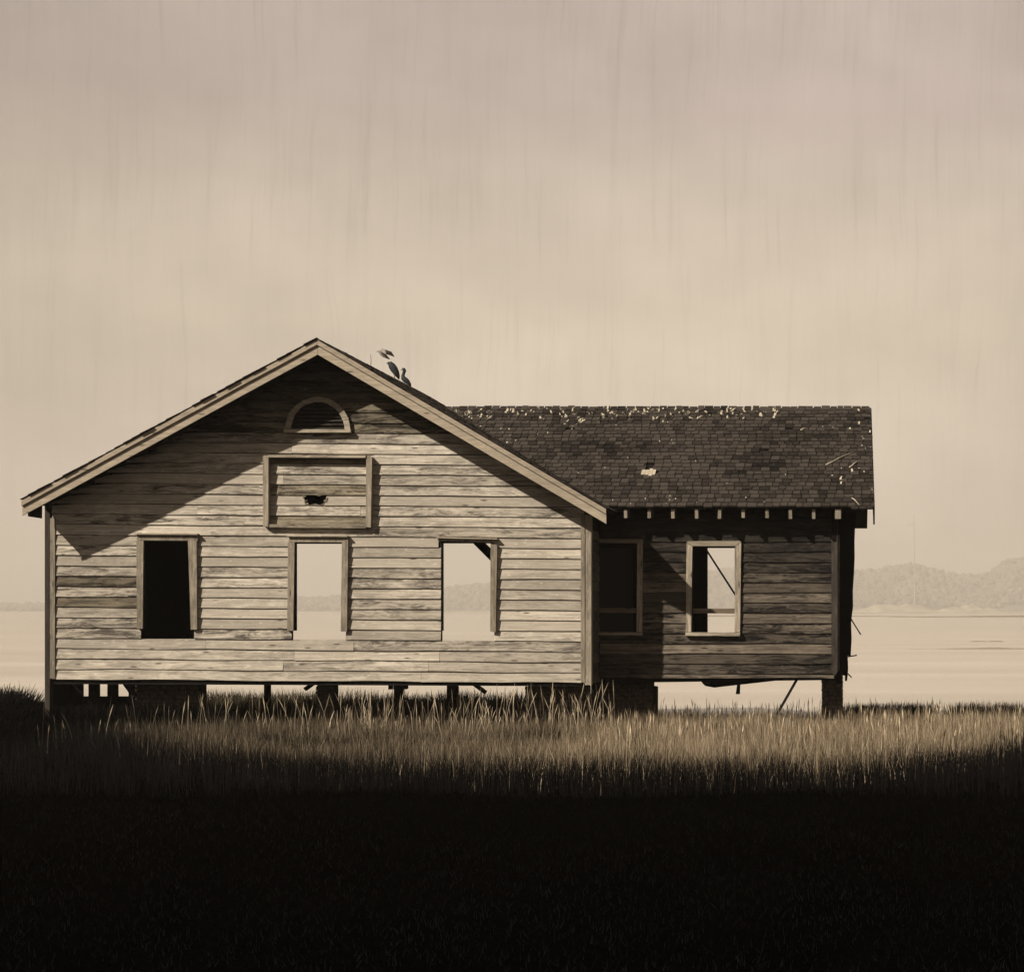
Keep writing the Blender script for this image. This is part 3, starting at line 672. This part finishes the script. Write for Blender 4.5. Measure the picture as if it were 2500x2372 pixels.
# hanging verge board at the right end
c = MB(); c.add([(XR-.015, YE-.01, ZE-.30), (XR+.012, YE-.01, ZE-.30), (XR+.012, YE-.01, ZE+.0), (XR-.015, YE-.01, ZE), (XR-.015, YG, ZG-.17), (XR+.012, YG, ZG-.17), (XR+.012, YG, ZG+.005), (XR-.015, YG, ZG+.005)],
                [(0, 1, 2, 3), (4, 7, 6, 5), (0, 4, 5, 1), (1, 5, 6, 2), (2, 6, 7, 3), (3, 7, 4, 0)]); c.build('verge_board', M['sooty'], wroof)
# bare patch where shingles have gone
c = MB()
for i in range(4):
    s0 = 0
x0, x1 = patch; yy = YE+(YG-YE)*((1236-1160)/(1236-997)); 
for i, (q0, q1) in enumerate(((0, .26), (.28, .52), (.54, .78), (.8, 1))):
    a, b = x0+(x1-x0)*q0, x0+(x1-x0)*q1; s0 = rnd.uniform(0, .06); s1 = .30-rnd.uniform(0, .06); B = np.array([0, 31.62, wz_(31.62)+.014])
    c.add([tuple(np.array([p, 0, 0])+B+uy*s+uz*t) for t in (0, .012) for p, s in ((a, s0), (b, s0), (b, s1), (a, s1))], [(3, 2, 1, 0), (4, 5, 6, 7), (0, 1, 5, 4), (1, 2, 6, 5), (2, 3, 7, 6), (3, 0, 4, 7)])
c.build('bare_patch', M['flake'], wroof)
# peeling pale flakes, thick under the ridge
c = MB()
def flake(px_, py_, n, sz):
    y = YE
    for _ in range(30):
        zz = EYE+(1490-py_)/F*y; y = YE+(zz-ZE)/SW; y = max(YE, min(YG, y))
    x = X(px_, y); 
    if x < main_x(wz_(y))+.02 or x > XR: return
    a = rnd.uniform(0, 6.28); P = np.array([x, y, wz_(y)+.012])
    for i in range(n):
        a += rnd.uniform(-.8, .8); d = ux*math.cos(a)*.35+uy*math.sin(a); s_ = sz*rnd.uniform(.6, 1.3); e = np.cross(uz, d)*sz*.55
        up = uz*rnd.uniform(.004, .03)
        c.add([tuple(P-e+up*.3), tuple(P+e), tuple(P+d*s_+e*.6+up), tuple(P+d*s_-e*.6+up)], [(0, 1, 2, 3)]); P = P+d*s_
for _ in range(190):
    flake(rnd.uniform(1100, 1900), 1001+abs(rnd.gauss(0, 15)), rnd.randint(2, 8), rnd.uniform(.02, .045))
for _ in range(40):
    flake(rnd.uniform(1120, 1400), 1000+rnd.uniform(0, 90), rnd.randint(1, 3), rnd.uniform(.015, .035))
for _ in range(26):
    flake(rnd.uniform(2050, 2132), rnd.uniform(1000, 1200), rnd.randint(1, 3), rnd.uniform(.02, .045))
for _ in range(45):
    flake(rnd.uniform(1300, 2130), rnd.uniform(1000, 1234), 1, rnd.uniform(.012, .028))
for _ in range(40):
    flake(rnd.uniform(1490, 1900), rnd.uniform(1216, 1236), 1, rnd.uniform(.012, .022))
fo = c.build('peeling_flakes', M['flake'], wroof); fo['kind'] = 'stuff'

# --- piers
bme = {}
def brick_obj(parent, x, y, z, L_, key):
    if key not in bme:
        b_ = MB(); b_.box(0, L_, 0, .095, 0, .06, .004); me_ = bpy.data.meshes.new('brick'); me_.from_pydata(b_.v, [], b_.f); me_.materials.append(M['brick']); bm_fix(me_); bme[key] = me_
    o = bpy.data.objects.new('brick', bme[key]); C.objects.link(o); o.parent = parent; o.location = (x, y, z)
def pier(x0, x1, y0, depth, ztop):
    c = MB(); c.box(x0+.012, x1-.012, y0+.012, y0+depth, GZ-.3, ztop); p = part(c, 'pier', M['mortar'])
    z = GZ-.05; r = 0
    while z < ztop-.05:
        x = x0; first = True
        while x < x1-.03:
            L_ = .10 if (r % 2 and first) else .205
            L_ = round(min(L_, x1-x), 3); first = False
            brick_obj(p, x+rnd.uniform(-.004, .004), y0-.006+rnd.uniform(-.006, .006), z, L_, L_)
            x += L_+.010
        z += .071; r += 1
pier(X(2006, 31.75), X(2058, 31.75), 31.75, .4, .60)
pier(X(1456, 31.8), X(1592, 31.8), 31.8, .5, .58)  # pier widened leftwards to fill in the darkness at the corner
pier(X(330, 30.8), X(486, 30.8), 30.8, .4, .525)
pier(X(772, 30.8), X(812, 30.8), 30.8, .4, .50)
pier(X(1282, 30.8), X(1436, 30.8), 30.8, .4, .46)  # widened pier added in place of dark brush under the right end
def post(px0, px1, Y, pyt, col=None, cap=None):
    c = MB(); c.box(X(px0, Y), X(px1, Y), Y, Y+.12, GZ-.2, Z(pyt, Y), .006)
    p = part(c, 'post', M['black_timber'])
    if cap:
        d = MB(); d.box(X(cap[0], Y), X(cap[1], Y), Y-.02, Y+.14, Z(cap[3], Y), Z(cap[2], Y), .004); d.build('post_cap', M['sooty'], p)
for a in ((645, 656, 30.8, 1656), (962, 984, 30.8, 1656), (1090, 1116, 30.8, 1656), (1443, 1462, 31.2, 1640)): post(*a, cap=(948, 992, 1672, 1682) if a[0] == 962 else None)
# leaning braces under the sill
for p, q in (((745, 1682), (770, 1664)), ((1148, 1662), (1186, 1690)), ((306, 1668), (330, 1700))):
    c = MB(); c.bar((X(p[0], 30.25), 30.25, Z(p[1], 30.25)), (X(q[0], 30.25), 30.25, Z(q[1], 30.25)), .06, .09, (0, 1, 0)); part(c, 'brace', M['black_timber'])
# slotted skirting at the left
c = MB(); c.prism([(X(135, 30.06), Z(1670, 30.06)), (X(330, 30.06), Z(1670, 30.06)), (X(330, 30.06), Z(1662, 30.06)), (X(135, 30.06), Z(1661, 30.06))], 30.75, 30.79); sk = part(c, 'skirting', M['black_timber'])
for a, b in ((135, 160), (170, 203), (216, 243), (262, 288), (314, 330)):
    c = MB(); c.box(X(a, 30.8), X(b, 30.8), 30.80, 30.83, GZ, Z(1668, 30.8), .004); c.build('slat_or_added_board', M['black_timber'], sk)
c = MB(); c.box(X(135, 30.85), X(330, 30.85), 30.85, 30.88, GZ, Z(1699, 30.85)); c.build('kickboard', M['black_timber'], sk)
c = MB(); c.box(xl+.03, xl+.055, 30.12, 30.79, GZ, .53, .004); c.build('slat_or_added_board', M['black_timber'], sk)  # side board added to keep the sun off the slats
# broken joist hanging below the wing
c = MB(); Yj = 31.6; c.prism([(X(1713, Yj), Z(1665, Yj)), (X(1722, Yj), Z(1674, Yj)), (X(1745, Yj), Z(1678, Yj)), (X(1760, Yj), Z(1676, Yj)), (X(1930, Yj), Z(1657, Yj)), (X(1930, Yj), Z(1648, Yj)), (X(1716, Yj), Z(1648, Yj))], Yj, Yj+.12)
hj = part(c, 'hanging_joist', M['black_timber'])
c = MB(); c.prism([(X(1796, Yj), Z(1694, Yj)), (X(1806, Yj), Z(1694, Yj)), (X(1807, Yj), Z(1664, Yj)), (X(1800, Yj), Z(1664, Yj))], Yj+.03, Yj+.09); c.build('stub', M['sooty'], hj)
c = MB(); c.prism([(X(1716, Yj), Z(1669, Yj)), (X(1732, Yj), Z(1669, Yj)), (X(1732, Yj), Z(1663, Yj)), (X(1716, Yj), Z(1663, Yj))], Yj-.03, Yj-.005); c.build('broken_end', M['siding'], hj)
c = MB(); c.prism([(X(1480, Yj), Z(1664, Yj)), (X(1720, Yj), Z(1661, Yj)), (X(2040, Yj), Z(1657, Yj)), (X(2040, Yj), Z(1640, Yj)), (X(1480, Yj), Z(1640, Yj))], YF+.13, YF+.27); part(c, 'sill_beam', M['sooty'])
c = MB(); c.bar((X(1946, 31.2), 31.25, Z(1657, 31.2)), (X(1893, 31.0), 31.0, Z(1750, 31.0)), .045, .07, (0, 1, 0)); o = c.build('loose_plank', M['sooty'])
tag(o, 'dark loose plank leaning up from the grass to the underside of the wing', 'plank')
c = MB(); c.box(X(1592, 31.9), X(1604, 31.9), 31.9, 32.1, Z(1722, 31.9)-.3, Z(1675, 31.9), .01); o = c.build('wooden_block', M['brownwood'])
tag(o, 'small brown block standing beside the dark pier under the wing', 'block')

# twigs on the wing roof
def twig(p, q, lab, sz):
    def on(px_, py_):
        y = 32.0
        for _ in range(30):
            zz = EYE+(1490-py_)/F*y; y = YE+(zz-ZE)/SW
        return Vector((X(px_, y), y, wz_(y)+.025))
    a, b = on(*p), on(*q); m_ = (a+b)/2+Vector((0, 0, .01)); c = MB(); c.loft([a, (a+m_)/2+Vector((.01, 0, 0)), m_, b], [sz, sz*.9, sz*.8, sz*.5], 6)
    tag(c.build('twig', M['flake'], smooth=True), lab, 'twig', 'pale twigs lying on the wing roof')
twig((2016, 1138), (2083, 1106), 'long thin pale twig lying on the wing roof near its right end', .011)
twig((2074, 1144), (2096, 1128), 'short pale twig just right of and below the long one on the wing roof', .014)
twig((2080, 1219), (2098, 1236), 'short pale twig slanting down at the lower right corner of the wing roof', .010)
twig((1955, 1053), (1968, 1048), 'tiny pale bit of twig high on the right half of the wing roof', .014)

# ------------------------------------------------------------------ birds on the main ridge
def ridge_pt(px_):
    s = (px_-775)/(2060-775); y = YR/(1-s); return Vector((xr, y, zr+.005))
def bird(px_, kind, mat, label):
    b = ridge_pt(px_); t = thing('bird', label, 'bird', b, 'birds perched on the house ridge')
    t.scale = (1.05, 1.05, 1.05)
    c = MB()
    if kind == 'hunched':     # leaning body, head tucked in, tail low to the right
        c.loft([(-.135, 0, .245), (-.125, 0, .262), (-.095, 0, .255), (-.06, 0, .215), (-.02, 0, .155), (.02, 0, .09), (.05, 0, .03), (.068, 0, -.02)], [.010, .028, .046, .062, .066, .054, .034, .010], 12, 1.0)
        c.build('body', mat, t, smooth=True)
        c = MB(); c.loft([(-.13, 0, .252), (-.152, 0, .262), (-.165, 0, .268)], [.010, .006, .002], 6); c.build('beak', M['beak'], t, smooth=True)
        for s in (-1, 1):
            c = MB(); c.loft([(-.07, s*.04, .225), (-.03, s*.052, .16), (.02, s*.045, .09), (.06, s*.02, .0)], [.02, .032, .026, .006], 8, .35); c.build('wing', mat, t, smooth=True)
        legs = (-.01, .07)
    else:                      # upright neck, rounded head, body sloping down to the tail
        c.loft([(.10, 0, -.055), (.08, 0, -.02), (.035, 0, .03), (-.01, 0, .065), (-.04, 0, .10), (-.045, 0, .145), (-.03, 0, .19), (-.02, 0, .225), (-.03, 0, .255), (-.052, 0, .262), (-.062, 0, .255)], [.008, .026, .044, .050, .044, .031, .028, .034, .032, .022, .008], 12, 1.0)
        c.build('body', mat, t, smooth=True)
        c = MB(); c.loft([(-.05, 0, .256), (-.075, 0, .245), (-.095, 0, .232)], [.010, .007, .002], 6); c.build('beak', M['beak'], t, smooth=True)
        for s in (-1, 1):
            c = MB(); c.loft([(-.02, s*.03, .09), (.02, s*.036, .055), (.06, s*.028, .01), (.095, s*.012, -.045)], [.014, .026, .02, .004], 8, .35); c.build('wing', mat, t, smooth=True)
        legs = (-.01, .04)
    for s in (-1, 1):
        c = MB(); c.loft([(legs[0], s*.02, legs[1]+.02), (legs[0]-.004, s*.02, .0), (legs[0]-.03, s*.022, -.004)], [.006, .004, .003], 5); c.build('leg', M['beak'], t)
    return t
bird(965, 'hunched', M['bird_dark'], 'dark hunched bird on the roof ridge, its head tucked down, left of the long-necked one')
bird(990, 'neck', M['bird_dark'], 'dark long-necked bird perched on the roof ridge, right of the hunched one')
# third bird: pale, on the wing just above the ridge
b = ridge_pt(931)+Vector((0, 0, .04)); t = thing('bird', 'pale grey bird fluttering just above the ridge, left of the two dark birds', 'bird', b)
c = MB(); c.loft([(-.07, 0, .31), (-.045, 0, .315), (-.02, 0, .295), (.02, 0, .265), (.06, 0, .235), (.10, 0, .205), (.15, 0, .17)], [.006, .022, .030, .042, .038, .024, .008], 12, .9); c.build('body', M['bird_grey'], t, smooth=True)
c = MB(); c.loft([(0, .03, .29), (.05, .12, .32), (.12, .20, .30), (.17, .26, .25)], [.03, .045, .035, .006], 8, .25); c.build('wing', M['bird_grey'], t, smooth=True)
c = MB(); c.loft([(0, -.03, .29), (.04, -.12, .31), (.10, -.19, .28), (.15, -.24, .22)], [.03, .045, .035, .006], 8, .25); c.build('wing', M['bird_grey'], t, smooth=True)
c = MB(); c.loft([(-.068, 0, .31), (-.095, 0, .305)], [.007, .002], 6); c.build('beak', M['beak'], t, smooth=True)
b = ridge_pt(905); c = MB(); c.loft([(0, 0, -.02), (.006, 0, .09), (-.004, 0, .2)], [.008, .006, .004], 6); o = c.build('stick', M['bird_grey'], loc=b); tag(o, 'thin upright stick on the roof ridge left of the birds', 'stick')

# distant mast beyond the water
Ym = 2600.0; mt_ = thing('mast', 'faint thin mast with a small crossarm standing far beyond the water', 'mast', (X(2234, Ym), Ym, -.6))
c = MB(); c.loft([(0, 0, 0), (-.6, 0, 60), (-1.5, 0, Z(1255, Ym)+.6)], [.9, .65, .4], 8); c.build('pole', M['steel'], mt_)
c = MB(); c.bar((-11, 0, Z(1280, Ym)), (.3, 0, Z(1275, Ym)), 1.2, 2.2, (0, 1, 0)); c.build('crossarm', M['steel'], mt_)

# ------------------------------------------------------------------ grass
rg = np.random.default_rng(11)
def blades(name, x, y, h, wd, lean, col, label, cat, seed=False):
    n = len(x); a = rg.uniform(0, math.pi, n); la = rg.uniform(0, 2*math.pi, n)
    dx, dy = np.cos(a)*wd/2, np.sin(a)*wd/2; lx, ly = np.cos(la)*lean*h, np.sin(la)*lean*h
    z = ground_z(x, y)-.03
    if seed: lv = [(0, .8), (.5, .55), (.72, .5), (.86, 1.5), (1.0, .2)]
    else: lv = [(0, 1.0), (.55, .85), (1.0, .1)]
    P = []
    for t, s in lv:
        q = t**1.7
        for sg in (-1, 1): P.append(np.stack([x+lx*q+sg*dx*s, y+ly*q+sg*dy*s, z+h*t*(1-.25*lean*q)], 1))
    V = np.stack(P, 1).reshape(-1, 3); m_ = len(lv)*2
    q = np.array([(2*i, 2*i+1, 2*i+3, 2*i+2) for i in range(len(lv)-1)])
    Fq = (np.arange(n)[:, None, None]*m_+q[None]).reshape(-1, 4)
    me = bpy.data.meshes.new(name); me.vertices.add(len(V)); me.vertices.foreach_set('co', V.ravel())
    me.loops.add(Fq.size); me.loops.foreach_set('vertex_index', Fq.ravel().astype(np.int32))
    me.polygons.add(len(Fq)); me.polygons.foreach_set('loop_start', (np.arange(len(Fq))*4).astype(np.int32))
    me.update(calc_edges=True)
    ca = me.color_attributes.new('blade', 'FLOAT_COLOR', 'POINT')
    cc = np.concatenate([np.repeat(col, m_, axis=0), np.ones((n*m_, 1))], 1); ca.data.foreach_set('color', cc.ravel())
    me.materials.append(M['grass']); o = bpy.data.objects.new(name, me); C.objects.link(o)
    o['kind'] = 'stuff'; tag(o, label, cat); return o
def clump(x, y): return .5+.5*np.sin(x*2.1+1.3*np.sin(y*1.7))*np.cos(y*2.6+x*.8)
def colours(x, y, n, dark=0.0):
    t = rg.random((n, 1)); base = np.array([.33, .268, .19])*(1-t)+np.array([.12, .092, .060])*t
    base = base*(.62+.75*clump(x*1.9+2, y*3.1)[:, None]*clump(x*.7, y*1.1+3)[:, None]+.12)
    pale = rg.random((n, 1)) < .14; base = np.where(pale, np.array([.46, .39, .295]), base)
    tan_share = np.clip((y-edge_vignette(x)+rg.normal(0, .35, n))/1.5, 0, 1)        # share of blades left tan; vignette black painted on the rest
    vignetted = (rg.random(n) > tan_share)[:, None]
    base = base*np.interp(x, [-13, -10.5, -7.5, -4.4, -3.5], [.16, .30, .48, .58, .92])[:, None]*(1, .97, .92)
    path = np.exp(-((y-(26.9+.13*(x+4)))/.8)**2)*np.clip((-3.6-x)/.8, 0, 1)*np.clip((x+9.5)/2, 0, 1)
    path_dark = (rg.random(n) < path*.75)[:, None]
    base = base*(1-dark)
    return np.where(vignetted | path_dark, np.array([.0022, .0017, .0013])*rg.uniform(.4, 1.6, (n, 1)), base)
n = 340000; x = rg.uniform(-17, 6.5, n); y = rg.uniform(21.2, 34.2, n)
keep = (y < shore(x)+.1) & (rg.random(n) < np.clip((y-edge_vignette(x)+1.5)/2, .12, 1))
keep &= ~((y > 29.9) & (x < -3.9))
x, y = x[keep], y[keep]; n = len(x)
h = (.85+.15*np.clip(32-y, 0, 1))*(.22+.17*clump(x, y)+.13*clump(x*2.7+5, y*2.3)+rg.normal(0, .07, n)).clip(.10, .8)
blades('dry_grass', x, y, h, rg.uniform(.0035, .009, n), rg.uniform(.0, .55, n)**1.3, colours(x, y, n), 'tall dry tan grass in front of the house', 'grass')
n = 760; x = rg.normal(-6.0, 2.6, n); y = rg.uniform(27.8, 29.9, n); keep = (x > -12.4) & (x < -3.6); x, y = x[keep], y[keep]; n = len(x)
h = (.50+.52*rg.random(n)**1.8)*np.interp(x, [-12.4, -9.5, -6, -4, -3.6], [.85, 1, 1, 1.12, 1.1]); t = rg.random((n, 1)); col = (np.array([.40, .33, .235])*(1-t)+np.array([.16, .125, .085])*t)*np.interp(x, [-12.4, -10, -8], [.45, .7, 1])[:, None]
blades('seed_stalks', x, y, h, rg.uniform(.006, .012, n), rg.uniform(.0, .32, n), col, 'long dry stalks with seed heads rising against the front wall', 'grass', True)
n = 1500; x = rg.uniform(-3.6, 4.5, n); y = rg.uniform(25, 33.3, n); h = .42+.22*rg.random(n); t = rg.random((n, 1)); col = colours(x, y, n)*1.15
blades('seed_stalks', x, y, h, rg.uniform(.007, .012, n), rg.uniform(.0, .2, n), col, 'sparse seed stalks standing above the grass below the wing', 'grass', True)
# dark growth under and behind the house, and by the shore at the right
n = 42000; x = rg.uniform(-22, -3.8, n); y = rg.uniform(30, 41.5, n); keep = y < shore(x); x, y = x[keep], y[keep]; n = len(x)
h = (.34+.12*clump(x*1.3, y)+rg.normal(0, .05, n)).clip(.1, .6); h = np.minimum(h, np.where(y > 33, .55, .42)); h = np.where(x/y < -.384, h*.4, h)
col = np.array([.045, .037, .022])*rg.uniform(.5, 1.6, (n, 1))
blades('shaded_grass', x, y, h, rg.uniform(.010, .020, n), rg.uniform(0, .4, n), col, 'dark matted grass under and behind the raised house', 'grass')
n = 9000; cx = rg.choice([.35, .8, 1.3, 2.3, 2.9, 3.6, 4.6, 5.4, 6.2], n); x = cx+rg.normal(0, .22, n); y = 33.3+rg.normal(0, .3, n)
h = (.38+.16*rg.random(n)); col = np.array([.010, .008, .005])*rg.uniform(.4, 1.5, (n, 1))
blades('dark_sedge', x, y, h, rg.uniform(.010, .018, n), rg.uniform(0, .3, n), col, 'blackened sedge clumps along the water edge right of the house', 'sedge')
# black scrub left of the house
n = 30000; x = rg.uniform(-20, -13.05, n); y = rg.uniform(28.4, 31.2, n)
h = (.86+.14*clump(x*.8, y*.6)+rg.normal(0, .06, n)); h *= np.clip((-12.6-x)/1.2, .5, 1)*.93
col = np.array([.0022, .0017, .0012])*rg.uniform(.4, 1.8, (n, 1))
blades('black_scrub', x, y, h, rg.uniform(.02, .04, n), rg.uniform(.1, .6, n), col, 'low black scrub at the left corner of the house', 'scrub')
n = 9000; x = rg.uniform(-12.95, -10.2, n); y = rg.uniform(29.9, 30.7, n); h = .50+.16*rg.random(n)
blades('black_scrub', x, y, h, rg.uniform(.02, .04, n), rg.uniform(.1, .6, n), np.array([.002, .0016, .0012])*rg.uniform(.4, 1.8, (n, 1)), 'black weeds against the slotted skirting under the left end', 'weeds')
n = 30000; y = rg.uniform(8, 24, n); x = rg.uniform(-.50, .14, n)*y; h = rg.uniform(.02, .10, n); col = np.array([.0008, .0006, .0005])*rg.uniform(.4, 1.5, (n, 1))  # vignette darkness painted into the stubble colour
blades('vignette_stubble', x, y, h, rg.uniform(.004, .01, n), rg.uniform(0, .8, n), col, 'stubble over the open foreground, vignette darkness painted into its colour', 'stubble')

# ------------------------------------------------------------------ haze
hz = MB(); hz.box(-6100, 6100, -500, 7100, -3, 210)
hm = bpy.data.materials.new('haze'); hm.use_nodes = True; n_ = hm.node_tree.nodes; n_.clear()
o_ = n_.new('ShaderNodeOutputMaterial'); v_ = n_.new('ShaderNodeVolumePrincipled'); v_.inputs['Density'].default_value = .00028; v_.inputs['Color'].default_value = (.98, .90, .80, 1)
hm.node_tree.links.new(v_.outputs[0], o_.inputs['Volume'])
ho = hz.build('haze', hm); ho['kind'] = 'stuff'; tag(ho, 'thin pale haze over the field and the water', 'haze')
